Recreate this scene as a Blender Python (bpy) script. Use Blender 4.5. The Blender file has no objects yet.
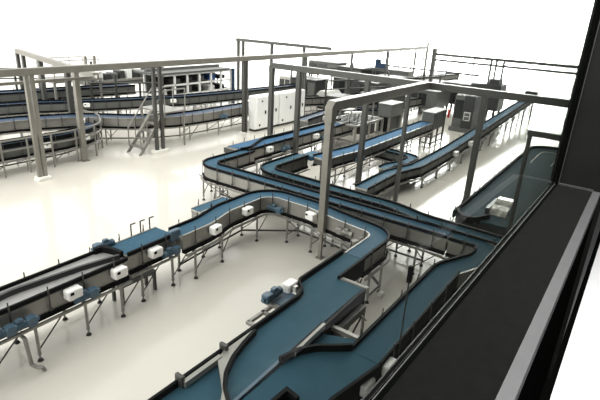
import bpy, math, random
from mathutils import Vector, Matrix
random.seed(7)
WORLD_BASE, WORLD_FWD, WORLD_BACK = 1.95, 36., 3.2
S = bpy.context.scene
COL = S.collection
PI = math.pi

# ------------------------------------------------------------------ materials
def mat(name, c, rough=.5, metal=0., var=.06, scale=6., spec=.5, bump=0., emit=0.):
    m = bpy.data.materials.new(name); m.use_nodes = True
    nt = m.node_tree; b = nt.nodes['Principled BSDF']
    b.inputs['Roughness'].default_value = rough
    b.inputs['Metallic'].default_value = metal
    b.inputs['Specular IOR Level'].default_value = spec
    tc = nt.nodes.new('ShaderNodeTexCoord'); nz = nt.nodes.new('ShaderNodeTexNoise')
    nz.inputs['Scale'].default_value = scale; nz.inputs['Detail'].default_value = 4
    nt.links.new(tc.outputs['Object'], nz.inputs['Vector'])
    r = nt.nodes.new('ShaderNodeValToRGB')
    r.color_ramp.elements[0].position = .3; r.color_ramp.elements[1].position = .7
    r.color_ramp.elements[0].color = [max(0, x*(1-var)) for x in c]+[1]
    r.color_ramp.elements[1].color = [min(1, x*(1+var)) for x in c]+[1]
    nt.links.new(nz.outputs['Fac'], r.inputs['Fac']); nt.links.new(r.outputs['Color'], b.inputs['Base Color'])
    if bump:
        bp = nt.nodes.new('ShaderNodeBump'); bp.inputs['Strength'].default_value = bump
        nt.links.new(nz.outputs['Fac'], bp.inputs['Height']); nt.links.new(bp.outputs['Normal'], b.inputs['Normal'])
    if emit:
        b.inputs['Emission Color'].default_value = (*c, 1); b.inputs['Emission Strength'].default_value = emit
    return m

M = dict(
    belt=mat('blue_belt', (.038, .092, .138), .6, var=.08, scale=14, spec=.05),
    belt_slate=mat('slate_belt', (.03, .058, .068), .7, var=.07, scale=3, spec=.05),
    belt_bright=mat('bright_blue_belt', (.05, .12, .21), .65, var=.08, scale=14, spec=.03),
    belt_teal=mat('teal_belt', (.031, .08, .11), .7, var=.07, scale=3, spec=.05),
    belt_navy=mat('navy_belt', (.018, .04, .08), .5, var=.1, scale=4, spec=.25),
    belt_grey=mat('slat_belt_grey', (.27, .265, .26), .4, var=.06),
    steel=mat('stainless', (.25, .243, .22), .4, .4, var=.1, scale=3),
    steel_dark=mat('brushed_dark_steel', (.055, .054, .048), .42, .35, var=.12, scale=3),
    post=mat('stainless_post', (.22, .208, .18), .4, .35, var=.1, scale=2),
    post_backlit=mat('backlit_stainless_post', (.07, .069, .063), .4, .35, var=.1, scale=2),  # same post steel, backlit silhouette shade put into a darker colour
    grey=mat('painted_grey', (.09, .092, .086), .5, var=.06),
    grey_dark=mat('painted_dark_grey', (.022, .023, .022), .5, var=.08),
    black=mat('black_plastic', (.006, .0065, .0065), .6, var=.1, spec=.05),
    rubber=mat('black_rubber', (.02, .02, .02), .7),
    white=mat('white_enamel', (.8, .8, .78), .35, var=.02),
    white_plastic=mat('white_plastic', (.78, .77, .74), .4, var=.02),
    motor=mat('blue_grey_paint', (.05, .095, .135), .45, var=.08, scale=10),
    concrete=mat('white_concrete', (.75, .74, .68), .8, var=.04),
    blue=mat('blue_paint', (.03, .09, .3), .4),
    red=mat('red_lamp', (.5, .02, .02), .35),
    sign=mat('pale_sign', (.6, .6, .57), .5),
    hood_grey=mat('pale_grey_hood', (.42, .41, .38), .5),
    dark_glass=mat('dark_window', (.02, .022, .022), .12),
    bright_steel=mat('polished_steel', (.26, .25, .225), .25, .8, var=.6, scale=5),
    sill=mat('dark_sill_laminate', (.006, .0062, .0055), .9, var=.1, scale=40, spec=.0),
    jamb=mat('dark_jamb_panel', (.012, .0125, .011), .8, var=.1, spec=.0),
    trimgrey=mat('grey_aluminium_trim', (.038, .038, .038), .5, var=.1, scale=30),
    base_black=mat('black_wall_base', (.0018, .002, .0017), .8, spec=.0),
    gwall=mat('dark_gallery_wall', (.02, .02, .02), .7),
    gfloor=mat('white_gallery_floor', (.88, .88, .87), .4, var=.02),
)

def floor_mat():
    m = mat('cream_epoxy_floor', (.6, .57, .51), .13, var=.03, scale=.35, spec=.5)
    return m
M['floor'] = floor_mat()

def glass_mat():
    m = bpy.data.materials.new('tinted_double_glazing'); m.use_nodes = True
    nt = m.node_tree; nt.nodes.clear()
    out = nt.nodes.new('ShaderNodeOutputMaterial'); mix = nt.nodes.new('ShaderNodeMixShader')
    tr = nt.nodes.new('ShaderNodeBsdfTransparent'); gl = nt.nodes.new('ShaderNodeBsdfGlossy')
    fr = nt.nodes.new('ShaderNodeFresnel'); fr.inputs['IOR'].default_value = 1.19
    tr.inputs['Color'].default_value = (1, 1, 1, 1)
    ge = nt.nodes.new('ShaderNodeNewGeometry'); ex = nt.nodes.new('ShaderNodeMath'); ex.operation = 'MULTIPLY_ADD'
    ex.inputs[1].default_value = -2; ex.inputs[2].default_value = 1   # index inverted on the inner face of each surface: no total reflection in a thin pane
    pw = nt.nodes.new('ShaderNodeMath'); pw.operation = 'POWER'; pw.inputs[0].default_value = 1.19
    nt.links.new(ge.outputs['Backfacing'], ex.inputs[0]); nt.links.new(ex.outputs[0], pw.inputs[1]); nt.links.new(pw.outputs[0], fr.inputs['IOR'])
    gl.inputs['Roughness'].default_value = 0.0; gl.inputs['Color'].default_value = (1, 1, 1, 1)
    nt.links.new(fr.outputs[0], mix.inputs[0]); nt.links.new(tr.outputs[0], mix.inputs[1])
    nt.links.new(gl.outputs[0], mix.inputs[2]); nt.links.new(mix.outputs[0], out.inputs[0])
    va = nt.nodes.new('ShaderNodeVolumeAbsorption'); va.inputs['Color'].default_value = (.5, .535, .5, 1); va.inputs['Density'].default_value = 36.
    nt.links.new(va.outputs[0], out.inputs['Volume'])
    return m
M['glass'] = glass_mat()

# ------------------------------------------------------------------ mesh builder
class MB:
    def __init__(s): s.v = []; s.f = []; s.sm = []
    def add(s, vs, fs, smooth=False):
        o = len(s.v); s.v += [tuple(x) for x in vs]; s.f += [[i+o for i in q] for q in fs]; s.sm += [smooth]*len(fs); return s
    def box(s, x0, x1, y0, y1, z0, z1, bev=0.):
        if bev <= 0:
            return s.add([(x, y, z) for z in (z0, z1) for y in (y0, y1) for x in (x0, x1)],
                         [(0, 2, 3, 1), (4, 5, 7, 6), (0, 1, 5, 4), (2, 6, 7, 3), (0, 4, 6, 2), (1, 3, 7, 5)])
        b = bev  # chamfered box from stacked octagon rings
        def ring(e, z):
            return [(x0+b+e, y0+e, z), (x1-b-e, y0+e, z), (x1-e, y0+b+e, z), (x1-e, y1-b-e, z), (x1-b-e, y1-e, z), (x0+b+e, y1-e, z), (x0+e, y1-b-e, z), (x0+e, y0+b+e, z)]
        e = b*.6
        vs = ring(e, z0)+ring(0, z0+b)+ring(0, z1-b)+ring(e, z1)
        fs = [tuple(range(7, -1, -1)), tuple(range(24, 32))]
        for k in range(3):
            for i in range(8):
                j = (i+1) % 8; fs.append((k*8+i, k*8+j, k*8+8+j, k*8+8+i))
        return s.add(vs, fs)
    def tube(s, p0, p1, r, n=8, r2=None):
        p0 = Vector(p0); p1 = Vector(p1); d = (p1-p0).normalized()
        a = d.orthogonal().normalized(); b = d.cross(a); r2 = r if r2 is None else r2
        vs = [p0+(a*math.cos(2*PI*i/n)+b*math.sin(2*PI*i/n))*r for i in range(n)]+[p1+(a*math.cos(2*PI*i/n)+b*math.sin(2*PI*i/n))*r2 for i in range(n)]
        s.add(vs, [(i, (i+1) % n, n+(i+1) % n, n+i) for i in range(n)], True)
        return s.add(vs, [tuple(range(n-1, -1, -1)), tuple(range(n, 2*n))])
    def pipe(s, pts, r, n=8):
        for a, b in zip(pts, pts[1:]): s.tube(a, b, r, n)
        for p in pts[1:-1]: s.ball(p, r, n)
        return s
    def ball(s, c, r, n=8, k=5):
        vs = []; fs = []
        for j in range(1, k):
            t = PI*j/k
            vs += [(c[0]+r*math.sin(t)*math.cos(2*PI*i/n), c[1]+r*math.sin(t)*math.sin(2*PI*i/n), c[2]+r*math.cos(t)) for i in range(n)]
        t0 = len(vs); vs += [(c[0], c[1], c[2]+r), (c[0], c[1], c[2]-r)]
        for j in range(k-2):
            for i in range(n): fs.append((j*n+i, j*n+(i+1) % n, (j+1)*n+(i+1) % n, (j+1)*n+i))
        for i in range(n): fs.append((t0, (i+1) % n, i)); fs.append((t0+1, (k-2)*n+i, (k-2)*n+(i+1) % n))
        return s.add(vs, fs, True)
    def prism(s, poly, z0, z1):
        a = sum(p[0]*q[1]-q[0]*p[1] for p, q in zip(poly, poly[1:]+poly[:1]))
        if a < 0: poly = poly[::-1]
        n = len(poly); vs = [(x, y, z0) for x, y in poly]+[(x, y, z1) for x, y in poly]
        return s.add(vs, [tuple(range(n-1, -1, -1)), tuple(range(n, 2*n))]+[(i, (i+1) % n, n+(i+1) % n, n+i) for i in range(n)])
    def extr(s, poly, ax, a0, a1):
        """poly in the two other axes (x: y,z; y: x,z) extruded along ax"""
        n = len(poly)
        mk = (lambda u, v, t: (t, u, v)) if ax == 'x' else (lambda u, v, t: (u, t, v))
        vs = [mk(u, v, a0) for u, v in poly]+[mk(u, v, a1) for u, v in poly]
        return s.add(vs, [tuple(range(n)), tuple(range(2*n-1, n-1, -1))]+[(i, n+i, n+(i+1) % n, (i+1) % n) for i in range(n)])
    def sweep(s, P, o1, o2, z1, z2):
        """rectangle offset o1..o2 to the left of path P, heights z1..z2 above it"""
        n = len(P); vs = []
        for i, p in enumerate(P):
            N = normal(P, i)
            for o, z in ((o1, z1), (o2, z1), (o2, z2), (o1, z2)):
                vs.append((p[0]+N[0]*o, p[1]+N[1]*o, p[2]+z))
        fs = [(0, 1, 2, 3), ((n-1)*4+3, (n-1)*4+2, (n-1)*4+1, (n-1)*4)]
        for i in range(n-1):
            for k in range(4): fs.append((i*4+k, i*4+4+k, i*4+4+(k+1) % 4, i*4+(k+1) % 4))
        return s.add(vs, fs)
    def build(s, name, m, parent=None, bevel=0.):
        me = bpy.data.meshes.new(name); o = bpy.data.objects.new(name, me)
        off = Vector((0, 0, 0))
        if parent is not None:
            q = parent
            while q is not None: off += q.location; q = q.parent
            o.parent = parent
        me.from_pydata([(x-off.x, y-off.y, z-off.z) for x, y, z in s.v], [], s.f)
        me.polygons.foreach_set('use_smooth', s.sm)
        me.materials.append(M[m] if isinstance(m, str) else m)
        import bmesh
        bm = bmesh.new(); bm.from_mesh(me); bmesh.ops.recalc_face_normals(bm, faces=bm.faces); bm.to_mesh(me); bm.free()
        me.update(); COL.objects.link(o)
        if bevel:
            b = o.modifiers.new('edge', 'BEVEL'); b.width = bevel; b.segments = 2; b.limit_method = 'ANGLE'
        return o

def normal(P, i):
    def d(a, b):
        v = Vector((b[0]-a[0], b[1]-a[1])); return v.normalized() if v.length > 1e-9 else v
    if i == 0: t = d(P[0], P[1]); k = 1
    elif i == len(P)-1: t = d(P[-2], P[-1]); k = 1
    else:
        a = d(P[i-1], P[i]); b = d(P[i], P[i+1]); t = (a+b).normalized(); k = 1/max(.5, t.dot(a))
    return (-t.y*k, t.x*k)

def fillet(pts):
    """(x, y) or (x, y, r): corners rounded with radius r"""
    out = []
    for i, p in enumerate(pts):
        r = p[2] if len(p) > 2 else 0
        q = Vector(p[:2])
        if r <= 0 or i in (0, len(pts)-1): out.append((q.x, q.y)); continue
        a = Vector(pts[i-1][:2])-q; b = Vector(pts[i+1][:2])-q
        la, lb = a.length, b.length; a.normalize(); b.normalize()
        ang = math.acos(max(-1, min(1, a.dot(b))))
        t = min(r/math.tan(ang/2), la*.49 if i > 1 else la*.95, lb*.49 if i < len(pts)-2 else lb*.95)
        r = t*math.tan(ang/2)
        c = q+(a+b).normalized()*(r/math.sin(ang/2))
        s0 = q+a*t-c; s1 = q+b*t-c
        a0 = math.atan2(s0.y, s0.x); a1 = math.atan2(s1.y, s1.x); da = (a1-a0+PI) % (2*PI)-PI
        n = max(3, int(abs(da)/.14))
        for k in range(n+1): out.append((c.x+r*math.cos(a0+da*k/n), c.y+r*math.sin(a0+da*k/n)))
    return out

# ------------------------------------------------------------------ scene bookkeeping
def thing(name, label, cat, loc=(0, 0, 0), group=None):
    o = bpy.data.objects.new(name, None); COL.objects.link(o); o.location = loc
    o['label'] = label; o['category'] = cat
    if group: o['group'] = group
    o.empty_display_size = .2
    return o
def tag(o, label, cat, group=None):
    o['label'] = label; o['category'] = cat
    if group: o['group'] = group
    return o
def struct(o): o['kind'] = 'structure'; return o
def inst(mesh, name, parent, M4):
    o = bpy.data.objects.new(name, mesh); o.parent = parent; COL.objects.link(o)
    off = Vector((0, 0, 0)); q = parent
    while q is not None: off += q.location; q = q.parent
    o.matrix_local = Matrix.Translation(-off) @ M4
    return o
_cache = {}
def shared(key, fn, m):
    if key not in _cache:
        o = fn().build(key if isinstance(key, str) else key[0], m); _cache[key] = o.data; bpy.data.objects.remove(o)
    return _cache[key]
def place(x, y, z=0, a=0, sz=1): return Matrix.Translation((x, y, z)) @ Matrix.Rotation(a, 4, 'Z') @ Matrix.Diagonal((1, 1, sz, 1))

def leg_mb(h):
    m = MB(); m.tube((0, 0, .14), (0, 0, h), .03, 8); m.tube((0, 0, .04), (0, 0, .16), .018, 8); m.tube((0, 0, .13), (0, 0, .17), .036, 8); return m
def foot_mb(): return MB().tube((0, 0, 0), (0, 0, .05), .055, 10, .03)
def bracket_mb():  # clip standing outside the panel and hooking over the guard, local +y is outward
    m = MB(); m.box(-.014, .014, .0, .015, -.30, .06); m.tube((0, .0, .05), (0, .0, .16), .012, 6); m.box(-.03, .03, 0, .03, -.32, -.28); return m
def drive_mb():
    m = MB(); m.box(-.19, .19, -.12, .12, -.125, .125, .028); m.box(-.05, .05, -.2, -.11, -.08, .08); m.v = [(x*.76, y*.8-.03, z*.76) for x, y, z in m.v]; return m
def dial_mb():
    m = MB(); m.box(.04, .105, .06, .075, .015, .07); return m
def gear_mb():
    m = MB(); m.box(-.13, .13, -.12, .12, -.13, .13, .03); m.tube((.12, 0, 0), (.5, 0, 0), .105, 14)
    for k in range(6): m.tube((.18+.045*k, 0, 0), (.2+.045*k, 0, 0), .122, 14)
    m.tube((.45, 0, 0), (.56, 0, 0), .118, 14); m.box(.2, .38, -.07, .07, .1, .19, .02); m.tube((-.2, 0, 0), (-.12, 0, 0), .06, 10)
    m.v = [(x*.66-.08, y*.66, z*.66) for x, y, z in m.v]
    return m

class Path:
    def __init__(s, pts, z=1.2, zfun=None):
        xy = fillet(pts); s.L = [0]
        for a, b in zip(xy, xy[1:]): s.L.append(s.L[-1]+math.dist(a, b))
        if zfun:  # subdivide straight runs so a slope is followed
            nxy = [xy[0]]
            for a, b in zip(xy, xy[1:]):
                n = max(1, int(math.dist(a, b)/1.5))
                for k in range(1, n+1): nxy.append((a[0]+(b[0]-a[0])*k/n, a[1]+(b[1]-a[1])*k/n))
            xy = nxy; s.L = [0]
            for a, b in zip(xy, xy[1:]): s.L.append(s.L[-1]+math.dist(a, b))
        s.len = s.L[-1]
        s.P = [(x, y, zfun(x, y) if zfun else z) for x, y in xy]
    def at(s, t):
        t = max(0, min(s.len, t))
        for i in range(len(s.P)-1):
            if t <= s.L[i+1]+1e-9:
                f = (t-s.L[i])/max(1e-9, s.L[i+1]-s.L[i]); a, b = s.P[i], s.P[i+1]
                p = [a[k]+(b[k]-a[k])*f for k in range(3)]
                return p, math.atan2(b[1]-a[1], b[0]-a[0])
    def near(s, x, y):
        best = (1e9, 0)
        for k in range(201):
            t = s.len*k/200; p, _ = s.at(t); best = min(best, (math.hypot(p[0]-x, p[1]-y), t))
        return best[1]

def add_unit(root, kind, p, a, side, off, dz):
    """white drive box or blue gearmotor bolted to the conveyor's side"""
    nx, ny = -math.sin(a)*side, math.cos(a)*side
    x, y, z = p[0]+nx*off, p[1]+ny*off, p[2]+dz
    rz = a+(0 if side > 0 else PI)
    if kind == 'drive':
        o = inst(shared('drive_box', drive_mb, 'white_plastic'), 'drive_box', root, place(x, y, z, rz))
        d = bpy.data.objects.new('dial', shared('dial', dial_mb, 'black')); d.parent = o; COL.objects.link(d)
    else:
        inst(shared('gearmotor', gear_mb, 'motor'), 'gearmotor', root, place(x, y, z, rz))

def conveyor(label, pts, w, z=1.2, belt='belt', group=None, guards='LR', legs=1.7, leg_at=None, units=(), clip=.62, zfun=None,
             name='belt_conveyor', panel='steel', drop=.36, base=True, feet=True, rails=True, braces=True, ends=True, far=False, gh=.062):
    R = Path(pts, z, zfun); P = R.P
    p0 = P[0]; root = thing(name, label, 'conveyor', (p0[0], p0[1], 0), group)
    h = w/2
    MB().sweep(P, -h, h, -.045, 0).build('belt', belt, root)
    MB().sweep(P, -h-.012, h+.012, -drop, -.05).build('frame', panel, root)
    for sd, key in ((1, 'L'), (-1, 'R')):
        if key in guards:
            MB().sweep(P, sd*(h+.0), sd*(h+.05), -.012, gh).build('side_guard', 'black', root)
        else:
            MB().sweep(P, sd*(h-.01), sd*(h+.03), -.04, .012).build('edge_strip', 'steel', root)
        MB().sweep(P, sd*(h-.05), sd*(h+.05), -drop-.09, -drop+.0).build('wear_strip', 'black', root)
        if rails: MB().sweep(P, sd*(h+.09), sd*(h+.135), -drop-.13, -drop-.085).build('side_rail', 'steel', root)
    # ends
    if ends:
        for t in (0.02, R.len-.02):
            p, a = R.at(t); n = (-math.sin(a), math.cos(a))
            MB().tube((p[0]-n[0]*h, p[1]-n[1]*h, p[2]-.06), (p[0]+n[0]*h, p[1]+n[1]*h, p[2]-.06), .055, 10).build('end_roller', 'steel', root)
    # clips
    if clip:
        n = max(1, int(R.len/clip))
        me = shared('clip', bracket_mb, 'steel_dark')
        for k in range(n):
            p, a = R.at(R.len*(k+.5)/n)
            for sd in (1, -1):
                nx, ny = -math.sin(a)*sd, math.cos(a)*sd
                inst(me, 'clip', root, place(p[0]+nx*(h+.055), p[1]+ny*(h+.055), p[2], a+(0 if sd > 0 else PI)))
    # supports
    ts = leg_at if leg_at is not None else ([] if not legs else [R.len*(k+.5)/max(1, round(R.len/legs)) for k in range(max(1, round(R.len/legs)))])
    prev = None
    for t in ts:
        if isinstance(t, tuple): t = R.near(*t)
        p, a = R.at(t); hh = round(p[2]-drop-.09, 2); lm = shared(('leg', hh), lambda: leg_mb(hh), 'steel')
        n = (-math.sin(a), math.cos(a)); pos = []
        for sd in (1, -1):
            x, y = p[0]+n[0]*sd*(h+.07), p[1]+n[1]*sd*(h+.07); pos.append((x, y))
            l = inst(lm, 'leg', root, place(x, y, 0, a))
            if feet:
                f = bpy.data.objects.new('foot', shared('foot', foot_mb, 'rubber')); f.parent = l; COL.objects.link(f)
        if braces:
            (x0, y0), (x1, y1) = pos
            m = MB(); m.tube((x0, y0, hh-.04), (x1, y1, hh-.04), .025, 6); m.tube((x0, y0, .2), (x1, y1, hh-.08), .013, 6)
            dx, dy = math.cos(a)*.55, math.sin(a)*.55
            m.tube((x1, y1, .22), (x1+dx, y1+dy, hh), .014, 6)
            m.build('brace', 'steel_dark', root)
        if base and prev is not None and math.dist(prev[0], pos[0]) < 2.6:
            m = MB(); m.tube((*prev[0], .16), (*pos[0], .16), .028, 6); m.build('floor_rail', 'steel_dark', root)
        prev = pos
    for u in units:  # (kind, x, y, side)
        kind, x, y, sd = u[:4]; t = R.near(x, y); p, a = R.at(t)
        add_unit(root, kind, p, a, sd, h+(.16 if kind == 'drive' else .17), -.13 if kind == 'drive' else -.27)
    return root, R

# ------------------------------------------------------------------ setting
fl = struct(MB().box(-95, 14, -14, 120, -.3, 0).build('floor', 'floor'))
# viewing gallery beside the hall; GS sets its size about the eye point (sill 1 m above its floor)
GS = .62
class GB(MB):
    def build(s, name, m, parent=None):
        s.v = [(x*GS, y*GS, 6+(z-6)*GS) for x, y, z in s.v]; return MB.build(s, name, m, parent)
def gx(y): return -.437+.0185*y        # the glazing line in plan
Y0, Y1 = -12, 3.62
w = GB()
w.prism([(gx(Y0)-.02, Y0), (gx(3.6)-.02, 3.6), (-.13, 3.6), (-.13, Y0)], -3.7, 4.93)
w.box(-.405, -.08, 3.66, 95, -3.7, 20); w.box(-.58, .3, -26, Y0, -3.7, 20)
w.prism([(gx(Y0)-.02, Y0), (gx(3.66)-.02, 3.66), (.3, 3.66), (.3, Y0)], 8.6, 20)
struct(w.build('wall_gallery_side', 'gwall'))
g = GB(); g.prism([(gx(Y0)+.012, Y0), (gx(3.6)+.012, 3.6), (-.14, 3.62), (-.147, Y0)], 4.93, 5.0)
struct(g.build('trim_1', 'sill'))
g = GB(); g.prism([(-.140, Y0), (-.140, 7.9), (-.0955, 7.9), (-.0955, Y0)], 4.93, 5.003)
struct(g.build('trim_2', 'trimgrey'))
g = GB(); g.box(-.13, -.0965, Y0, 7.9, 3.38, 4.96); g.box(-.13, -.035, Y0, 7.9, 3.38, 3.48)
struct(g.build('baseboard_gallery', 'base_black'))
struct(GB().box(-.04, .3, Y0, 7.9, 3.3, 3.41).build('trim_3', 'gfloor'))
struct(GB().box(-.1, 5.2, Y0, 8, 3.2, 3.4).build('floor_gallery', 'gwall'))
struct(GB().box(-.405, -.075, 3.62, 3.9, 3.4, 8.7).build('wall_jamb', 'jamb'))
struct(GB().box(5.1, 5.3, Y0, 8, 3.3, 8.7).build('wall_gallery_back', 'gwall'))
struct(GB().box(-.6, 5.3, Y0-.2, Y0, 3.3, 8.7).build('wall_gallery_near', 'gwall'))
struct(GB().box(-.4, 5.3, 8, 8.2, 3.3, 8.7).build('wall_gallery_far', 'gwall'))
struct(GB().box(-.6, 5.3, Y0-.2, 8, 8.6, 8.8).build('ceiling_gallery', 'gwall'))
# window: pane and its frame
pane = GB(); pane.prism([(gx(Y0)-.016, Y0), (gx(3.62)-.016, 3.62), (gx(3.62), 3.62), (gx(Y0), Y0)], 4.99, 8.6)
win = GB()
for o0, o1, z1 in ((-.021, -.016, 5.006), (0.002, .0045, 5.006)):
    win.prism([(gx(Y0)+o0, Y0), (gx(3.62)+o0, 3.62), (gx(3.62)+o1, 3.62), (gx(Y0)+o1, Y0)], 4.9, z1)
wf = struct(win.build('window_1', 'trimgrey'))
pn = pane.build('window_pane', 'glass', wf)
wg = GB()
for o0, o1, z1 in ((-.004, .002, 5.004), (.006, .02, 5.004)):
    wg.prism([(gx(Y0)+o0, Y0), (gx(3.62)+o0, 3.62), (gx(3.62)+o1, 3.62), (gx(Y0)+o1, Y0)], 4.9, z1)
wg.box(gx(3.6)+.002, gx(3.6)+.02, 3.6, 3.622, 4.99, 8.6)
wg.build('window_gasket', 'base_black', wf)
struct(GB().box(-.405, -.14, 3.608, 3.622, 5.0, 5.012).build('trim_4', 'trimgrey'))
GB().box(gx(3.6)+.02, gx(3.6)+.024, 3.605, 3.622, 5.0, 8.6).build('window_frame', 'trimgrey', wf)

struct(MB().box(-4.2, -.26, -14, 12.5, 10, 10.2).build('shade_slab', 'gwall'))   # unseen slab added to shade the near conveyors and floor
# ------------------------------------------------------------------ near conveyors
G1 = 'linked belt conveyors crossing the hall'
conveyor('grey slat conveyor with two lanes at lower left edge of the photo', [(-8.02, .6), (-8.02, 3.2), (-8.05, 5.22)], .66, belt='belt_grey', group=G1,
         units=[('drive', -8, 3.98, -1), ('drive', -8, 4.95, -1), ('motor', -8, 4.25, -1), ('motor', -8, 2.75, -1), ('motor', -8, 3.1, -1)],
         leg_at=[(-8, .9), (-8, 2.5), (-8, 3.25), (-8, 4.2), (-8, 5.0)])
grey_root = [o for o in COL.objects if o.name.startswith('belt_conveyor') and o.parent is None][-1]
gm = Path([(-7.95, .6), (-7.97, 2.2), (-8.1, 3.2, 1), (-7.98, 4.4, 1), (-7.84, 5.15)]).P
MB().sweep(gm, -.03, .03, 0, .1).build('lane_divider', 'grey_dark', grey_root)
MB().sweep(Path([(-8.38, 4.95), (-8.36, 5.12, .1), (-8.1, 5.2), (-7.85, 5.22)]).P, -.04, .04, -.02, .13).build('lane_divider', 'black', grey_root)
inst(shared('gearmotor', gear_mb, 'motor'), 'gearmotor', grey_root, place(-8.5, 5.18, 1.25, PI*.5))

conveyor('blue belt section beyond the grey slat conveyor, three rods on its far side', [(-8.17, 5.34), (-8.2, 6.62)], .62, group=G1, guards='R',
         units=[('drive', -8.2, 5.95, -1), ('motor', -8.2, 6.4, -1)], leg_at=[(-8.2, 5.6), (-8.2, 6.45)])
blue2 = [o for o in COL.objects if o.name.startswith('belt_conveyor') and o.parent is None][-1]
for yy in (5.95, 6.2, 6.45):
    MB().pipe([(-8.53, yy, 1.1), (-8.53, yy, 1.48), (-8.53, yy+.12, 1.48)], .016, 6).build('guide_rod', 'steel_dark', blue2)
MB().box(-7.95, -7.82, 6.45, 6.75, 1.08, 1.33, .02).build('sensor_block', 'motor', blue2)

c1, R1 = conveyor('narrow blue conveyor curving in two right angle bends past the front post', [(-7.93, 6.7), (-7.95, 7.6, 1.5), (-8.17, 8.5, 1.5), (-8.17, 10.27, .62), (-6.6, 10.27, 2), (-5.5, 10.06, 2), (-4.28, 9.9, .5), (-4.28, 8.42)], .42, group=G1, guards='L',
         units=[('drive', -7.95, 7.62, -1), ('drive', -8.17, 9.05, -1), ('drive', -6.34, 10.2, -1), ('motor', -7.5, 10.27, -1)],
         leg_at=[(-7.95, 7.0), (-8, 7.95), (-8.17, 9.5), (-7.2, 10.27), (-6.3, 10.27), (-5.3, 10.05), (-4.28, 9.3), (-4.28, 8.7)])
conveyor('short blue transfer belt tucked behind the first bend', [(-8.6, 7.95), (-8.6, 9.1)], .34, group=G1, guards='', legs=1.2, clip=.5)
inst(shared('belt_drive', gear_mb, 'steel'), 'belt_drive', c1, place(-5.35, 9.78, .98, 0))
inst(shared('belt_drive', gear_mb, 'steel'), 'belt_drive', c1, place(-4.75, 9.45, .98, 1.2))
# small walkway grating below, and drain pipes on the floor
t = thing('low_service_frame', 'low grey steel frame standing under the front conveyor', 'frame', (-8.0, 5.5, 0))
MB().box(-8.3, -7.95, 5.2, 6.1, .42, .5).build('shelf', 'grey', t)
for x, y in ((-8.28, 5.23), (-7.98, 5.23), (-8.28, 6.07), (-7.98, 6.07)):
    MB().box(x-.03, x+.03, y-.03, y+.03, 0, .43).build('leg', 'steel_dark', t)
t = MB().pipe([(-7.62, 3.0, .7), (-7.5, 3.02, .66), (-7.48, 3.05, .12), (-7.4, 3.1, .07), (-7.3, 3.14, .1), (-7.28, 3.16, .03)], .035, 8).build('drain_pipe', 'steel')
tag(t, 'bent steel drain pipe reaching the floor at lower left', 'pipe')

# ---- merging belts nearest the window
t = thing('merge_conveyor', 'wide blue merging belt in the foreground fed by the bent conveyor', 'conveyor', (-3.9, 5, 0), G1)
MB().prism([(-4.49, 8.4), (-4.07, 8.4), (-4.07, 7.36), (-3.49, 7.36), (-3.45, 1.5), (-4.19, 1.5), (-4.19, 6.38), (-4.27, 6.53), (-4.49, 6.66)], 1.14, 1.2).build('belt', 'belt_teal', t)
MB().prism([(-4.47, 8.4), (-4.09, 8.4), (-4.09, 7.38), (-3.5, 7.38), (-3.47, 1.5), (-4.18, 1.5), (-4.18, 6.4), (-4.28, 6.6), (-4.47, 6.7)], .82, 1.135).build('frame', 'steel_dark', t)
def strip(parent, pts, o1, o2, z1, z2, name, m): return MB().sweep(Path(pts, 0).P, o1, o2, z1, z2).build(name, m, parent)
left = [(-4.2, 1.5), (-4.2, 6.3, .4), (-4.32, 6.6, .3), (-4.52, 6.72, .2), (-4.52, 8.4)]
strip(t, left, 0, .045, 1.17, 1.29, 'side_guard', 'black')
strip(t, left, .045, .07, .95, 1.22, 'side_guard', 'steel_dark')
strip(t, [(-4.05, 8.4), (-4.05, 7.36)], 0, .05, .85, 1.27, 'side_guard', 'black')
m = MB(); m.box(-4.04, -3.42, 7.36, 7.5, 1.13, 1.19)
for k in range(14): m.box(-4.03+k*.044, -4.005+k*.044, 7.38, 7.47, 1.19, 1.215)
m.build('comb_plate', 'steel', t)
strip(t, [(-3.47, 7.36), (-3.43, 5.75)], .0, .05, .84, 1.22, 'side_guard', 'black')
strip(t, [(-3.46, 5.9), (-3.42, 4.86)], .0, .07, .84, 1.27, 'side_guard', 'black')
strip(t, [(-3.41, 5.85), (-3.37, 4.95)], .0, .05, 1.2, 1.29, 'wear_strip', 'steel')
strip(t, [(-3.44, 4.84), (-3.41, 3.7)], -.03, .02, 1.14, 1.225, 'edge_strip', 'motor')
defl = [(-4.14, 5.0), (-4.08, 4.68), (-3.98, 4.32, .6), (-3.82, 4.0, .6), (-3.62, 3.77, .6), (-3.38, 3.6)]
strip(t, defl, -.025, .025, 1.2, 1.3, 'deflector_guard', 'black')
plate = [(x-.02, y-.03) for x, y in fillet(defl)]
MB().prism(plate+[(-3.5, 3.56), (-3.62, 3.72), (-4.1, 4.12), (-4.16, 4.3)], 1.2, 1.3).build('deflector_plate', 'steel', t)
MB().box(-4.15, -4.08, 3.5, 4.2, 1.22, 1.31).build('guard_bar', 'steel', t)
for yy in (3.5, 4.35): MB().box(-4.27, -4.12, yy-.03, yy+.03, 1.18, 1.38, .01).build('guard_clamp', 'steel_dark', t)
for k, (x, y) in enumerate(((-4.25, 2.2), (-4.25, 4.0), (-4.25, 5.6), (-4.55, 7.0), (-4.55, 8.1), (-3.38, 2.2), (-3.38, 4.2), (-3.38, 5.9), (-3.38, 7.3), (-3.98, 7.6))):
    l = inst(shared(('leg', .82), lambda: leg_mb(.82), 'steel'), 'leg', t, place(x, y)); f = bpy.data.objects.new('foot', shared('foot', foot_mb, 'rubber')); f.parent = l; COL.objects.link(f)
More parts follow.
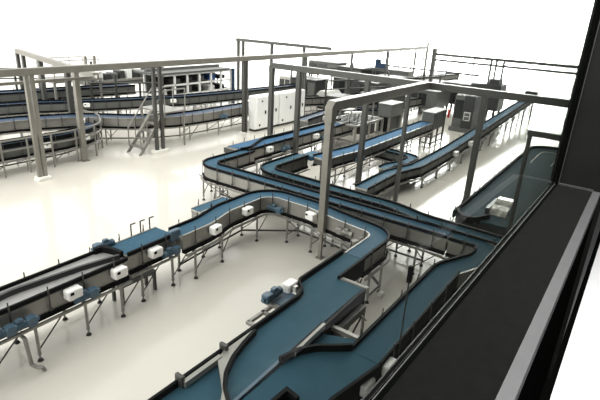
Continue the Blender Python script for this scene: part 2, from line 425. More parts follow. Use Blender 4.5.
for a, b in (((-3.38, 7.3, .75), (-3.38, 6.3, .1)), ((-3.38, 5.9, .15), (-3.38, 6.8, .78)), ((-3.98, 7.6, .2), (-3.98, 8.3, .8)), ((-4.55, 7.1, .2), (-4.55, 8.0, .8))):
    MB().tube(a, b, .018, 6).build('brace', 'steel_dark', t)
for yy in (6.95, 6.2, 5.55):
    MB().tube((-3.47, yy, 1.0), (-3.2, yy+.1, .78), .02, 6).build('strut', 'steel', t)
MB().box(-3.42, -3.3, 6.2, 7.2, .84, .98).build('cable_tray', 'grey', t)
# drive on the left shoulder
MB().box(-4.62, -4.24, 5.98, 6.42, 1.1, 1.16).build('motor_shelf', 'motor', t)
inst(shared('drive_box', drive_mb, 'white_plastic'), 'drive_box', t, place(-4.6, 6.5, 1.22, PI/2))
inst(shared('gearmotor', gear_mb, 'motor'), 'gearmotor', t, place(-4.6, 5.95, 1.26, PI/2))
m = MB()
for yy in (5.35, 5.75): m.box(-4.62, -4.25, yy-.03, yy+.03, 1.0, 1.06)
m.box(-4.62, -4.56, 5.35, 6.3, 1.0, 1.06); m.box(-4.62, -4.26, 5.9, 5.98, 1.08, 1.14); m.build('motor_bracket', 'steel', t)

c, R2 = conveyor('dark blue belt turning the corner and running along under the window', [(-3.0, 10.93), (-2.06, 10.93, .42), (-2.06, 10.15, .6), (-2.5, 9.15, .9), (-2.5, 5.62)], .46, belt='belt_teal', group=G1, guards='R',
         units=[('drive', -2.5, 5.8, 1)], leg_at=[(-2.1, 10.3), (-2.5, 8.8), (-2.5, 7.4), (-2.5, 6.1)], clip=.7)
strip(c, [(-2.27, 9.2), (-2.27, 5.62)], 0, .04, .8, 1.23, 'edge_strip', 'black')
t = thing('merge_conveyor', 'widened dark blue belt at the bottom edge beside the foreground merge', 'conveyor', (-2.9, 4, 0), G1)
poly = [(-2.27, 5.62), (-2.73, 5.62), (-2.9, 5.47), (-3.12, 5.3), (-3.3, 5.06), (-3.37, 4.8), (-3.37, 1.5), (-2.6, 1.5), (-2.46, 4.6)]
MB().prism(poly, 1.13, 1.195).build('belt', 'belt_teal', t)
MB().prism([(x*.985-.045, y) for x, y in poly], .82, 1.125).build('frame', 'steel_dark', t)
strip(t, [(-2.73, 5.64), (-2.9, 5.47, .3), (-3.14, 5.28, .3), (-3.3, 5.05, .3), (-3.4, 4.7)], -.05, .0, 1.17, 1.31, 'side_guard', 'black')
MB().prism([(-2.76, 5.7), (-3.1, 5.38), (-3.38, 5.3), (-3.38, 5.85), (-2.8, 6.1)], 1.02, 1.08).build('transfer_plate', 'belt_teal', t)
MB().box(-3.38, -2.74, 6.08, 6.16, 1.02, 1.1).build('cross_bar', 'steel', t)
strip(t, [(-2.27, 5.62), (-2.46, 4.6), (-2.6, 1.5)], 0, .05, .82, 1.22, 'edge_strip', 'black')
strip(t, [(-2.98, 3.2), (-2.93, 4.22), (-2.72, 4.18)], -.03, .03, 1.2, 1.36, 'stop_guard', 'black')
MB().box(-2.88, -2.52, 4.03, 4.07, 1.2, 1.28).build('stop_bar', 'steel', t)
o = inst(shared('drive_box', drive_mb, 'white_plastic'), 'drive_box', t, place(-2.27, 5.3, 1.0, -PI/2))
for x, y in ((-3.3, 2.4), (-2.45, 2.4), (-2.4, 4.7), (-3.3, 4.4)):
    l = inst(shared(('leg', .82), lambda: leg_mb(.82), 'steel'), 'leg', t, place(x, y)); f = bpy.data.objects.new('foot', shared('foot', foot_mb, 'rubber')); f.parent = l; COL.objects.link(f)
t = thing('sensor_pole', 'slim pole with a black sensor head standing over the belt under the window', 'sensor', (-2.22, 6.25, 0))
MB().tube((-2.22, 6.25, 0), (-2.22, 6.25, 2.35), .014, 8).build('pole', 'steel_dark', t)
MB().box(-2.255, -2.185, 6.215, 6.285, 2.32, 2.6, .012).build('sensor_head', 'black', t)
MB().tube((-2.22, 6.25, 0), (-2.22, 6.25, .03), .08, 12).build('base', 'steel_dark', t)

# ---- middle conveyors
conveyor('blue conveyor with a hairpin corner at left centre running to the window', [(-11.38, 13.2), (-11.36, 12.0), (-11.36, 10.9, .5), (-8, 10.92), (-3.05, 10.94)], .42, group=G1, guards='LR',
         units=[('drive', -7.47, 10.9, -1), ('motor', -5.2, 10.9, -1)], leg_at=[(-11.36, 11.5), (-11.1, 10.95), (-10.6, 10.9), (-9.2, 10.9), (-7.7, 10.9), (-6.1, 10.9), (-4.8, 10.9), (-3.7, 10.9)])
i1, _ = conveyor('broad bright blue infeed belt leading to the hairpin corner', [(-11.88, 13.1), (-11.88, 15), (-11.75, 20.6)], .92, belt='belt_bright', group=G1, guards='R',
         units=[('drive', -11.8, 14.27, -1), ('drive', -11.8, 17.4, -1), ('motor', -11.8, 15.3, -1), ('motor', -11.8, 18.1, -1)], leg_at=[(-11.9, 13.6), (-11.9, 15.4), (-11.9, 17.2), (-11.8, 19)])
strip(i1, [(-11.6, 12.95), (-11.5, 13.35, .5), (-12.1, 14.85, .9), (-12.0, 15.7, .8), (-11.95, 20.6)], -.03, .03, 1.2, 1.31, 'lane_divider', 'black')
MB().box(-12.36, -11.62, 12.86, 13.1, 1.0, 1.19).build('end_plate', 'steel_dark', i1)
conveyor('grey sided lane bending off the second blue belt towards the window', [(-9.66, 14.15), (-9.66, 13.2), (-9.66, 11.78, .62), (-7, 11.72), (-5.0, 11.72, 2), (-4.0, 11.42, 2), (-1.75, 11.36)], .42, belt='belt_teal', panel='steel_dark', group=G1, guards='LR',
         units=[('motor', -6.6, 11.7, 1), ('motor', -4.2, 11.5, 1)], leg_at=[(-9.66, 13), (-9.0, 11.8), (-7.6, 11.75), (-6.2, 11.72), (-4.4, 11.5), (-3.0, 11.36)])
conveyor('second blue belt slanting behind the front post to the grey machines', [(-9.0, 14.28), (-8.86, 15.4, 1.5), (-8.72, 16.4, 2), (-8.7, 23.6)], .56, panel='grey', drop=.28, belt='belt_bright', group=G1, guards='L',
         units=[('motor', -8.75, 16.2, -1)], leg_at=[(-9, 14.8), (-8.8, 16.3), (-8.7, 18.4), (-8.6, 20.6), (-8.5, 22.8)])
MB().box(-9.75, -9.28, 14.2, 14.9, 1.05, 1.195).build('transfer_bed', 'belt', [o for o in COL.objects if o.parent is None and o.name.startswith('belt_conveyor')][-1])
zf = lambda x, y: .8+max(0, y-20)*.04
conveyor('long blue conveyor climbing away to the dark tower machine', [(-6.83, 13.5), (-6.85, 15.7, 1), (-6.48, 17.2, 1), (-6.46, 20.8), (-6.48, 36.2)], .42, zfun=zf, panel='grey', drop=.26, group=G1, guards='LR', legs=1.5,
         units=[('drive', -6.46, 20.6, -1), ('drive', -6.46, 22.7, -1)], clip=.8)
conveyor('short blue loop belt curling onto the climbing conveyor', [(-8.9, 18.5), (-7.02, 18.35, .45), (-7.04, 17.2), (-7.28, 16.5), (-7.28, 16.0)], .36, z=.8, panel='grey', drop=.26, group=G1, guards='LR', legs=1.4)
# big accumulation table by the window
t = thing('accumulation_conveyor', 'very wide dark teal belt beside the window with a rounded far end', 'conveyor', (-2.6, 15, 0))
arc = [(-2.62+.8*math.cos(PI-a), 21.7+.85*math.sin(a)) for a in [PI*k/16 for k in range(17)]]
out = [(-3.42, 12.35)]+arc+[(-1.82, 12.35)]
MB().prism(out, 1.14, 1.2).build('belt', 'belt_slate', t)
MB().prism([((x+2.62)*.97-2.62, y if y > 13 else y+.05) for x, y in out], .8, 1.13).build('frame', 'steel_dark', t)
MB().sweep([(x, y, 0) for x, y in out], 0, .06, 1.1, 1.3).build('side_guard', 'black', t)
m = [(-2.62+.35*math.cos(PI-a), 21.4+.35*math.sin(a)) for a in [PI*k/10 for k in range(11)]]
MB().sweep([(x, y, 1.2) for x, y in [(-2.97, 19.5)]+m+[(-2.27, 19.5)]], -.01, .01, 0, .03).build('lane_divider', 'steel', t)
for k in range(17):
    inst(shared('clip', bracket_mb, 'steel_dark'), 'clip', t, place(-3.5, 12.6+k*.55, 1.2, PI/2))
for k in range(5):
    inst(shared('clip', bracket_mb, 'steel_dark'), 'clip', t, place(-2.62+.88*math.cos(2.6-k*.5), 21.7+.93*math.sin(2.6-k*.5), 1.2, 2.6-k*.5-PI/2))
for y in (12.8, 15, 17.2, 19.4, 21.4):
    for x in (-3.3, -1.95):
        inst(shared(('leg', .8), lambda: leg_mb(.8), 'steel'), 'leg', t, place(x, y))
strip(t, [(-3.4, 12.6), (-3.3, 12.2, .3), (-2.9, 12.1, .3), (-2.62, 12.7)], -.03, .03, 1.12, 1.32, 'side_guard', 'black')
t = thing('guard_hood', 'small bright steel hood plate standing on the wide teal belt', 'hood', (-2.5, 13.4, 1.2))
MB().extr([(13.0, 1.205), (13.2, 1.33), (13.45, 1.36), (13.75, 1.44), (14.05, 1.42), (14.05, 1.40), (13.75, 1.42), (13.46, 1.34), (13.21, 1.31), (13.02, 1.2)], 'x', -2.72, -2.28).build('plate', 'bright_steel', t)
MB().box(-2.82, -2.72, 13.0, 14.0, 1.2, 1.36).build('side_plate', 'steel_dark', t)
# ------------------------------------------------------------------ overhead rail frames
def post(root, x, y, h, s=.09, base=True, pad='post', m='post'):
    p = MB().box(x-s, x+s, y-s, y+s, .03, h).build('post', m, root, .012)
    if base:
        MB().box(x-.16, x+.16, y-.16, y+.16, 0, .03).build('base_plate', pad, p)
    return p
t = thing('overhead_rail_frame', 'longest grey overhead rail running from the left edge into the distance', 'rail frame', (-16.8, 8, 0), 'overhead rail frames')
MB().box(-16.9, -16.7, 3.5, 43.2, 3.62, 3.86).build('top_rail', 'post', t, .02)
for y in (8.2, 8.39, 13.35, 13.68, 18.95, 19.14, 24.4, 29.8, 35.2, 40.6): post(t, -16.8, y, 3.62, .066, pad='concrete', m='post' if y < 10 else 'post_backlit')
post(t, -16.8, 43.1, 4.2)
for x, y in ((-16.8, 8.28), (-16.8, 13.5)):
    tag(MB().box(x-.2, x+.2, y-(.2 if y < 10 else .36), y+(.24 if y < 10 else .36), 0, .12, .02).build('concrete_pad', 'concrete'), 'white concrete pad under the %s post of the longest rail' % ('nearest' if y < 10 else 'second pair of'), 'pad')
t = thing('overhead_rail_frame', 'grey rail frame crossing the middle of the hall towards the window', 'rail frame', (-8, 15.85, 0), 'overhead rail frames')
m = MB(); m.extr([(-12.65, 3.7), (-12.65, 3.98), (-12.53, 4.1), (-1.7, 4.1), (-1.7, 3.88), (-12.45, 3.88), (-12.45, 3.7)], 'y', 15.75, 15.95); m.build('top_rail', 'post_backlit', t, .015)
for x in (-12.55, -11.2, -8.2, -4.1): post(t, x, 15.85, 3.9, m='post_backlit')
t = thing('overhead_rail_frame', 'nearest grey rail frame with the thick front post', 'rail frame', (-5.98, 9.84, 0), 'overhead rail frames')
m = MB(); m.extr([(9.73, 3.6), (9.73, 3.98), (9.86, 4.12), (15.75, 4.12), (15.75, 3.88), (9.95, 3.88), (9.93, 3.6)], 'x', -6.1, -5.88); m.build('top_rail', 'post', t, .015)
p = MB().box(-6.08, -5.9, 9.74, 9.92, .78, 3.62).build('post', 'post', t, .012)
post(t, -5.98, 14.35, 3.9, .06, m='post_backlit')
MB().box(-6.03, -5.95, 9.79, 9.87, .02, .78).build('lower_post', 'post', p); MB().box(-6.09, -5.89, 9.73, 9.93, 0, .02).build('base_plate', 'post', p)
t = thing('overhead_rail_frame', 'thin rail frame rising past the wide teal belt near the window', 'rail frame', (-1.74, 10.66, 0), 'overhead rail frames')
MB().box(-1.8, -.28, 10.6, 10.72, 3.92, 4.04).build('top_rail', 'post_backlit', t, .02); post(t, -1.74, 10.66, 3.95, .04, m='post_backlit')
t = thing('overhead_rail_frame', 'pair of thin far rails at upper right beyond the machines', 'rail frame', (-13.1, 35.3, 0), 'overhead rail frames')
MB().box(-13.2, -.28, 35.22, 35.38, 3.67, 3.85).build('top_rail', 'post_backlit', t); MB().box(-13.2, -.28, 35.25, 35.35, 3.3, 3.44).build('lower_rail', 'post_backlit', t)
post(t, -13.2, 35.3, 4.15, .12, m='post_backlit')
t = thing('overhead_rail_frame', 'far grey rail frame behind the white cabinets', 'rail frame', (-21, 27.3, 0), 'overhead rail frames')
MB().box(-24.9, -16.95, 27.2, 27.4, 3.9, 4.1).build('top_rail', 'post_backlit', t)
for x in (-24.75, -24.3, -21.7, -19.0): post(t, x, 27.3, 3.9, .085, m='post_backlit')
t = thing('overhead_rail_frame', 'grey rail frame at upper left ending in a rounded corner', 'rail frame', (-17.9, 10.8, 0), 'overhead rail frames')
P = Path([(-28.4, 13.6), (-17.4, 11.3, .6), (-17.5, 4.5)], 3.3).P
MB().sweep(P[:1]+P[1:4], -.11, .11, -.11, .11).build('top_rail', 'post', t); MB().sweep(P[3:], -.05, .05, -.05, .05).build('lower_rail', 'post', t)
post(t, -17.83, 10.55, 3.7, .1)
for x, y in ((-28.2, 13.5), (-27.4, 13.4), (-24.5, 12.75), (-21.0, 12.05)): post(t, x, y, 3.2, .1 if x > -25 else .08, m='post_backlit')

# ------------------------------------------------------------------ background conveyors
G2 = 'conveyors in the background of the hall'
conveyor('curved open sided conveyor at the left edge nearest the clear floor', [(-18.35, 3.5), (-18.35, 10.0), (-18.6, 11.3, 1.2), (-20.0, 12.1, .8), (-21.5, 12.1)], .6, z=1.0, panel='grey', belt='belt_navy', group=G2, units=[('drive', -18.3, 9.2, -1), ('drive', -18.3, 10.8, -1)], legs=1.1, feet=False, gh=.14)
curved = [o for o in COL.objects if o.parent is None and o.name.startswith('belt_conveyor')][-1]
RP = Path([(-18.35, 3.5), (-18.35, 10.0), (-18.6, 11.3, 1.2), (-20.0, 12.1, .8), (-21.5, 12.1)], 0).P
m = MB()
for z in (.55, .95, 1.3): m.sweep(RP, -.56, -.52, z-.025, z+.025)
m.build('railing', 'steel', curved)
RQ = Path([(-18.35, 3.5), (-18.35, 10.0), (-18.6, 11.3, 1.2), (-20.0, 12.1, .8), (-21.5, 12.1)], 0)
for k in range(12):
    p, a = RQ.at(.4+k*.9); x, y = p[0]+math.sin(a)*.54, p[1]-math.cos(a)*.54
    MB().box(x-.025, x+.025, y-.025, y+.025, 0, 1.3).build('rail_post', 'steel', curved)
conveyor('navy conveyor with cream side panels bending past the steps', [(-21.9, 5.5), (-21.2, 9.8), (-20.3, 12.0, 1.5), (-18.7, 13.4, 1.5), (-17.7, 14.9, 1.5), (-17.5, 16.6, 1.5), (-17.45, 21.8)], .66, z=1.25, belt='belt_navy', group=G2, guards='L', units=[('drive', -20.3, 12.2, -1), ('motor', -17.5, 17.8, -1)], feet=False)
conveyor('long navy conveyor running in front of the white framed machine', [(-25.4, 7.5), (-24.2, 12.2), (-22.8, 15.2, 3), (-21.4, 19.0, 3), (-20.7, 23.6), (-20.3, 29)], .62, z=1.25, panel='grey', belt='belt_navy', group=G2, units=[('drive', -21.6, 18.3, -1), ('drive', -23.3, 14.2, -1)], feet=False, legs=2)
conveyor('far navy conveyor passing under the left rail frame', [(-27, 8), (-26.2, 12.4), (-25.4, 16.8), (-25.2, 18.4)], .8, z=1.5, panel='grey', belt='belt_navy', group=G2, feet=False, legs=2, clip=.9)
conveyor('dark curved conveyor near the white hood', [(-13.0, 18.9), (-13.4, 22.2), (-12.6, 23.6, .6), (-11.6, 24.4)], .5, z=1.3, panel='grey', belt='belt_navy', group=G2, feet=False, legs=1.5, units=[('drive', -13.1, 20.5, -1)])
conveyor('dark roller track behind the white cabinets', [(-18.4, 23), (-16.0, 28.2), (-14.6, 33)], .6, z=1.1, belt='grey_dark', group=G2, feet=False, legs=2)
conveyor('grey roller track beyond the stainless machine', [(-14.6, 24), (-12.9, 29), (-12.2, 35)], .7, z=1.1, belt='grey', group=G2, feet=False, legs=2)
conveyor('distant conveyor at the end of the longest rail', [(-19.5, 33), (-16.8, 40), (-15.6, 48)], .8, z=1.3, belt='grey_dark', group=G2, feet=False, legs=2.5)

# ------------------------------------------------------------------ machines
# steps over the conveyor
t = thing('crossover_steps', 'small steel steps with handrails crossing the cream panelled conveyor', 'steps', (-17.3, 12.5, 0))
for x in (-17.7, -16.9):
    MB().extr([(12.45, 0), (12.6, 0), (13.95, 1.5), (13.95, 1.66), (13.8, 1.66)], 'x', x-.03, x+.03).build('stringer', 'steel', t)
    m = MB(); m.pipe([(x, 12.6, .25), (x, 12.6, 1.05), (x, 13.95, 2.6), (x, 15.1, 2.6), (x, 15.1, 1.6)], .028, 6); m.tube((x, 12.95, .55), (x, 12.95, 1.45), .02, 6); m.tube((x, 13.4, 1.0), (x, 13.4, 1.97), .02, 6); m.tube((x, 13.95, 1.6), (x, 13.95, 2.6), .02, 6); m.build('handrail', 'steel', t)
for k in range(5): MB().box(-17.68, -16.92, 12.62+k*.27, 12.86+k*.27, .27+k*.3, .31+k*.3).build('step', 'steel', t)
MB().box(-18.6, -16.9, 13.95, 15.1, 1.6, 1.66).build('platform', 'steel', t)
for x, y in ((-18.55, 14.0), (-18.55, 15.05), (-16.95, 15.05)): MB().box(x-.03, x+.03, y-.03, y+.03, 0, 1.6).build('leg', 'steel', t)

# electrical cabinets
def cabinet(label, y0, y1, loc_x=-16.45):
    t = thing('electrical_cabinet', label, 'cabinet', (loc_x-.25, (y0+y1)/2, 0), 'white electrical cabinets')
    MB().box(loc_x-.45, loc_x, y0, y1, .12, 1.85).build('body', 'white', t, .02)
    MB().box(loc_x-.42, loc_x-.04, y0+.05, y1-.05, 0, .12).build('plinth', 'steel_dark', t)
    n = 2; wd = (y1-y0)/n
    for k in range(n):
        a = y0+k*wd
        d = MB().box(loc_x, loc_x+(.06 if k else .12), a+.02, a+wd-.02, .16, 1.82).build('door', 'white', t, .012)
        f = loc_x+(.06 if k else .12)
        MB().box(f, f+.03, a+wd-.3, a+wd-.22, .9, 1.08).build('handle', 'black', d)
        MB().box(f, f+.02, a+wd*.4, a+wd*.4+.1, 1.55, 1.63).box(f, f+.02, a+.2, a+.3, .3, .4).build('latch', 'black', d)
cabinet('white electrical cabinet on the left of the pair behind the thick posts', 19.45, 21.4)
cabinet('white electrical cabinet on the right of the pair', 21.45, 23.9)

# white framed packing machine
t = thing('packing_machine', 'long packing machine in a white frame with open bays', 'machine', (-23.2, 21.5, 0))
fr = MB(); ys = [18.9, 19.9, 20.9, 21.9, 22.9, 23.8, 24.7]
for x in (-24.6, -23.1):
    for y in ys: fr.box(x-.05, x+.05, y-.05, y+.05, 0, 2.2)
    for z in (1.0, 1.6, 2.2): fr.box(x-.05, x+.05, 18.9, 24.7, z-.05, z+.05)
for y in (18.9, 24.7):
    for z in (1.0, 2.2): fr.box(-24.6, -23.1, y-.05, y+.05, z-.05, z+.05)
fr.build('enclosure_frame', 'white', t)
MB().box(-24.5, -23.2, 18.95, 24.65, .3, .95).build('machine_bed', 'steel', t)
MB().box(-24.58, -24.5, 18.95, 24.65, 1.0, 2.2).build('back_panel', 'grey', t)
for k in range(6):
    y = ys[k]+.2
    MB().box(-24.3, -23.5, y, y+.55, .95, .95+random.uniform(.3, .55), .04).build('filling_unit', ('white_plastic', 'grey_dark', 'grey', 'grey_dark', 'white_plastic', 'black')[k], t)
    MB().box(-24.4, -23.5, y, y+.6, 1.65, 1.7+random.uniform(.15, .4), .02).build('head_unit', ('black', 'grey', 'grey_dark', 'grey', 'blue', 'black')[k], t)
    MB().tube((-23.9, y+.3, 1.3), (-23.9, y+.3, 1.7), .06, 8).build('spindle', 'steel', t)
MB().box(-24.9, -22.95, 18.4, 24.5, 2.26, 2.36).box(-24.2, -24.0, 18.6, 24.6, 2.36, 2.5).build('roof_duct', 'grey', t)
MB().box(-23.2, -22.98, 24.76, 25.0, 0, 2.3).build('end_column', 'belt_navy', t)
# far left machine line
t = thing('module_line', 'long raised line of light and dark units at far left', 'machine', (-27.3, 20, 0))
MB().box(-28, -26.9, 16.8, 23.2, 1.3, 1.55).build('bed', 'grey', t); MB().box(-26.9, -26.75, 16.5, 23.4, 1.5, 1.62).build('front_rail', 'steel', t)
for k in range(12):
    y = 16.9+k*.52
    MB().box(-27.8, -27.1, y, y+.4, 1.55, 1.55+random.uniform(.35, .6), .03).build('module', ('grey_dark', 'white_plastic', 'grey_dark', 'grey')[k % 4], t)
for y in (17, 19, 21, 23): MB().box(-27.5, -27.38, y-.06, y+.06, 0, 1.3).build('leg', 'steel', t)
for y in (17.5, 18.1): post(t, -28.3, y, 2.9, .07, False)
# platform with railing at far left
t = thing('service_platform', 'pale service platform with thin railings behind the left posts', 'platform', (-24.5, 13, 0))
MB().box(-26.4, -24.7, 13.4, 16.2, 2.0, 2.12).build('deck', 'steel', t)
m = MB()
for y in (13.5, 14.4, 15.3, 16.1): m.tube((-24.75, y, 2.1), (-24.75, y, 3.1), .02, 6); m.tube((-26.3, y, 2.1), (-26.3, y, 3.1), .02, 6)
for z in (2.6, 3.1):
    for x in (-24.75, -26.3): m.tube((x, 13.5, z), (x, 16.1, z), .02, 6)
m.build('railing', 'steel', t)
for x in (-26.3, -24.8):
    for y in (13.5, 16.1): MB().box(x-.05, x+.05, y-.05, y+.05, 0, 2.0).build('leg', 'steel', t)

# white hood machine
def hood(name, label, x0, x1, y0, y1, z0, zt, body, win, taper=.2, legs=True):
    t = thing(name, label, 'machine', ((x0+x1)/2, (y0+y1)/2, 0))
    MB().extr([(x0, z0), (x1, z0), (x1, zt-taper), (x1-taper, zt), (x0+taper, zt), (x0, zt-taper)], 'y', y0, y1).build('housing', body, t, .015)
    n = 2
    for k in range(n):
        a = x0+.12+k*(x1-x0-.14)/n; b = a+(x1-x0-.14)/n-.1
        MB().box(a, b, y0-.02, y0+.02, z0+.1, zt-taper-.25).build('window', win, t)
    if legs:
        for x in (x0+.06, x1-.06):
            for y in (y0+.06, y1-.06): MB().box(x-.04, x+.04, y-.04, y+.04, 0, z0).build('leg', 'steel', t)
    return t
t = hood('hooded_labeller', 'pale hooded machine with two dark windows behind the front post', -17.3, -16.4, 26.5, 28.1, .45, 1.45, 'hood_grey', 'dark_glass', .22)
MB().box(-17.25, -16.45, 26.6, 28.0, .3, .45).build('conveyor_bed', 'steel_dark', t)
# stainless unscrambler with slanting trays
t = thing('bottle_unscrambler', 'open stainless machine with slanting white trays right of the front post', 'machine', (-11.4, 21, 0))
m = MB()
for x in (-12.4, -10.7):
    for y in (19.9, 21.3, 22.7): m.box(x-.04, x+.04, y-.04, y+.04, 0, 1.25)
for z in (.45, 1.2):
    m.box(-12.4, -10.7, 19.86, 19.94, z-.04, z+.04); m.box(-12.4, -10.7, 22.66, 22.74, z-.04, z+.04)
    for x in (-12.4, -10.7): m.box(x-.04, x+.04, 19.9, 22.7, z-.04, z+.04)
m.build('frame', 'steel', t)
m = MB()
for k in range(9): m.box(-12.35, -10.75, 20.0+k*.3, 20.1+k*.3, 1.2, 1.25)
m.build('table_slats', 'steel_dark', t)
for k, (y, z) in enumerate(((20.3, 1.75), (21.1, 1.5), (21.9, 1.9))):
    MB().extr([(-12.0, z), (-12.0, z+.05), (-11.1, z+.2), (-11.1, z+.12)], 'y', y-.13, y+.13).build('tray', 'white_plastic', t)
    MB().tube((-11.9, y, 1.26), (-11.8, y, z+.05), .03, 6).tube((-11.3, y, 1.26), (-11.2, y, z+.12), .03, 6).build('tray_arm', 'steel', t)
MB().tube((-11.1, 22.3, 1.26), (-11.1, 22.3, 2.3), .04, 8).build('mast', 'steel', t)
MB().ball((-11.1, 22.3, 2.4), .17, 12, 8).build('dome', 'white_plastic', t)
MB().box(-12.2, -11.6, 20.3, 21.3, .45, .95, .03).build('drive_cabinet', 'grey', t)
MB().box(-11.5, -10.9, 21.4, 22.3, .49, 1.0, .03).build('drive_cabinet', 'grey_dark', t)
# grey hood over a conveyor with dark strip curtain
t = thing('tunnel_hood', 'grey box hood with a black strip curtain standing on pale legs', 'machine', (-11.05, 24.4, 0))
MB().box(-11.45, -10.7, 23.6, 25.1, 1.1, 1.75).build('housing', 'grey', t, .03)
MB().box(-11.48, -10.67, 23.57, 25.13, 1.75, 1.79).build('lid', 'grey', t)
m = MB()
for k in range(5): m.box(-11.36+k*.14, -11.25+k*.14, 23.66, 23.68, .3, 1.1)
m.build('strip_curtain', 'black', t)
MB().box(-11.3, -10.8, 23.8, 25.0, .35, 1.1).build('inner_box', 'grey_dark', t)
for x, y in ((-11.4, 23.66), (-10.76, 23.66), (-11.4, 25.04), (-10.76, 25.04)): MB().box(x-.06, x+.06, y-.06, y+.06, 0, 1.1).build('leg', 'steel', t)
MB().box(-11.4, -10.76, 23.62, 23.7, .22, .3).build('cross_bar', 'steel', t)
# ribbed grey box on a stand with a red lamp
t = thing('shrink_tunnel', 'ribbed grey box on an open stand with a red lamp', 'machine', (-8.7, 24.6, 0))
MB().box(-9.05, -8.4, 23.75, 25.5, .8, 1.66).build('housing', 'grey', t, .03)
MB().box(-9.07, -8.38, 23.73, 25.52, 1.66, 1.7).build('lid', 'grey', t)
m = MB()
for k in range(6): m.box(-8.4, -8.38, 23.85+k*.28, 23.9+k*.28, .85, 1.62)
m.build('rib_panel', 'grey_dark', t)
MB().box(-8.97, -8.6, 23.71, 23.75, .85, 1.2).build('opening', 'black', t)
m = MB()
for x in (-9.0, -8.45):
    for y in (23.8, 24.6, 25.45): m.box(x-.035, x+.035, y-.035, y+.035, 0, .8)
for z in (.12, .45):
    m.box(-9.0, -8.45, 23.78, 23.83, z-.03, z+.03); m.box(-8.48, -8.42, 23.8, 25.45, z-.03, z+.03)
m.build('stand', 'steel_dark', t)
MB().box(-8.36, -8.26, 25.5, 25.6, 1.25, 1.7, .02).build('lamp', 'red', t)
MB().box(-8.9, -8.6, 23.9, 24.4, .48, .78, .03).build('motor', 'grey_dark', t)
# tall grey cabinet machine
t = thing('case_packer', 'tall grey machine cabinet with a pale notice on its front', 'machine', (-8.3, 29, 0))
MB().box(-8.45, -7.85, 28.4, 30.6, .2, 2.1).build('housing', 'grey_dark', t, .03)
MB().box(-9.05, -8.45, 28.6, 30.4, .2, 2.05).build('side_bay', 'grey', t, .03)
MB().box(-8.98, -8.52, 28.56, 28.6, .75, 1.8).build('door', 'dark_glass', t)
MB().box(-9.1, -7.82, 28.35, 30.6, 0, .25).build('plinth', 'grey', t)
n = MB().box(-8.35, -7.98, 28.37, 28.4, .7, 1.2).build('notice', 'sign', t)
MB().box(-8.31, -8.02, 28.355, 28.37, .97, 1.14).box(-8.31, -8.02, 28.355, 28.37, .75, .92).build('notice_print', 'grey', n)
for k in range(3): MB().box(-8.95+k*.38, -8.72+k*.38, 28.6, 28.95, 2.05, 2.25, .02).build('roof_unit', 'white_plastic', t)
# dark tower with three masts
t = thing('palletising_tower', 'dark tower machine with three tall masts beyond the long conveyor', 'machine', (-8.7, 35.2, 0))
MB().box(-9.3, -8.0, 34.4, 36.0, .5, 2.2).build('body', 'grey_dark', t, .03)
MB().box(-10.0, -9.1, 34.5, 35.6, 1.5, 2.15).build('side_box', 'grey_dark', t)
for x, y in ((-8.95, 34.6), (-8.75, 35.1), (-8.3, 35.2)): MB().box(x-.055, x+.055, y-.055, y+.055, 2.0, 3.85).build('mast', 'grey_dark', t)
MB().box(-8.85, -8.2, 34.5, 35.4, 2.2, 2.55).build('carriage', 'grey_dark', t)
for x, y in ((-9.0, 34.5), (-8.2, 34.5), (-9.0, 35.9), (-8.2, 35.9)): MB().box(x-.07, x+.07, y-.07, y+.07, 0, .5).build('leg', 'steel_dark', t)
m = MB(); m.pipe([(-9.9, 34.6, 2.15), (-9.9, 34.6, 2.75), (-8.9, 34.6, 2.75)], .02, 6); m.pipe([(-8.2, 35.3, 2.3), (-8.2, 35.3, 2.75), (-7.4, 35.3, 2.75)], .02, 6); m.build('railing', 'steel_dark', t)
t = thing('discharge_box', 'small dark box at the very end of the climbing conveyor', 'machine', (-6.48, 36.6, 0))
MB().box(-6.85, -6.1, 36.3, 36.9, 1.2, 1.85).build('housing', 'grey_dark', t, .02)
for x in (-6.7, -6.25): MB().box(x-.05, x+.05, 36.5, 36.6, 0, 1.2).build('leg', 'steel_dark', t)
# machines further behind
def simple(name, label, x0, x1, y0, y1, z0, z1, m, lid=None, extra=None):
    t = thing(name, label, 'machine', ((x0+x1)/2, (y0+y1)/2, 0))
    MB().box(x0, x1, y0, y1, z0, z1).build('housing', m, t, .03)
    MB().box(x0-.05, x1+.05, y0-.05, y1+.05, z1, z1+.06).build('lid', lid or 'grey', t)
    for k in range(3):
        a = x0+.1+(x1-x0-.1)*k/3; MB().box(a, a+(x1-x0-.1)/3-.1, y0-.03, y0, z0+.15, z1-.15).build('panel', ('grey_dark', 'dark_glass', 'grey')[k], t)
    for x in (x0+.1, x1-.1):
        for y in (y0+.1, y1-.1): MB().box(x-.06, x+.06, y-.06, y+.06, 0, z0).build('leg', 'steel_dark', t)
    return t
simple('filling_machine', 'grey low filling machine between the ribbed box and the rail corner', -13.2, -11.2, 31.6, 34.2, .5, 1.6, 'grey', 'grey')
simple('capping_machine', 'dark capping machine right behind the grey low filler', -12.0, -10.0, 35, 37, .5, 1.9, 'grey_dark')
t = simple('duct_box', 'long grey duct box under the far end of the longest rail', -20.6, -16.2, 38.2, 39.4, 1.0, 1.95, 'grey', 'grey')
MB().tube((-19.3, 38.8, 2.0), (-19.3, 38.8, 2.7), .25, 12).box(-19.2, -18.4, 38.6, 39, 2.0, 2.4).build('blower', 'belt_navy', t)
t = simple('hopper_box', 'grey rectangular hopper left of the rail posts at upper centre', -25.2, -22.2, 37, 38.6, 1.1, 2.1, 'grey', 'grey')
t = simple('dark_hopper', 'dark hopper beside the grey rectangular hopper', -22.0, -19.6, 36.6, 38.2, .9, 1.95, 'grey_dark', 'steel_dark')
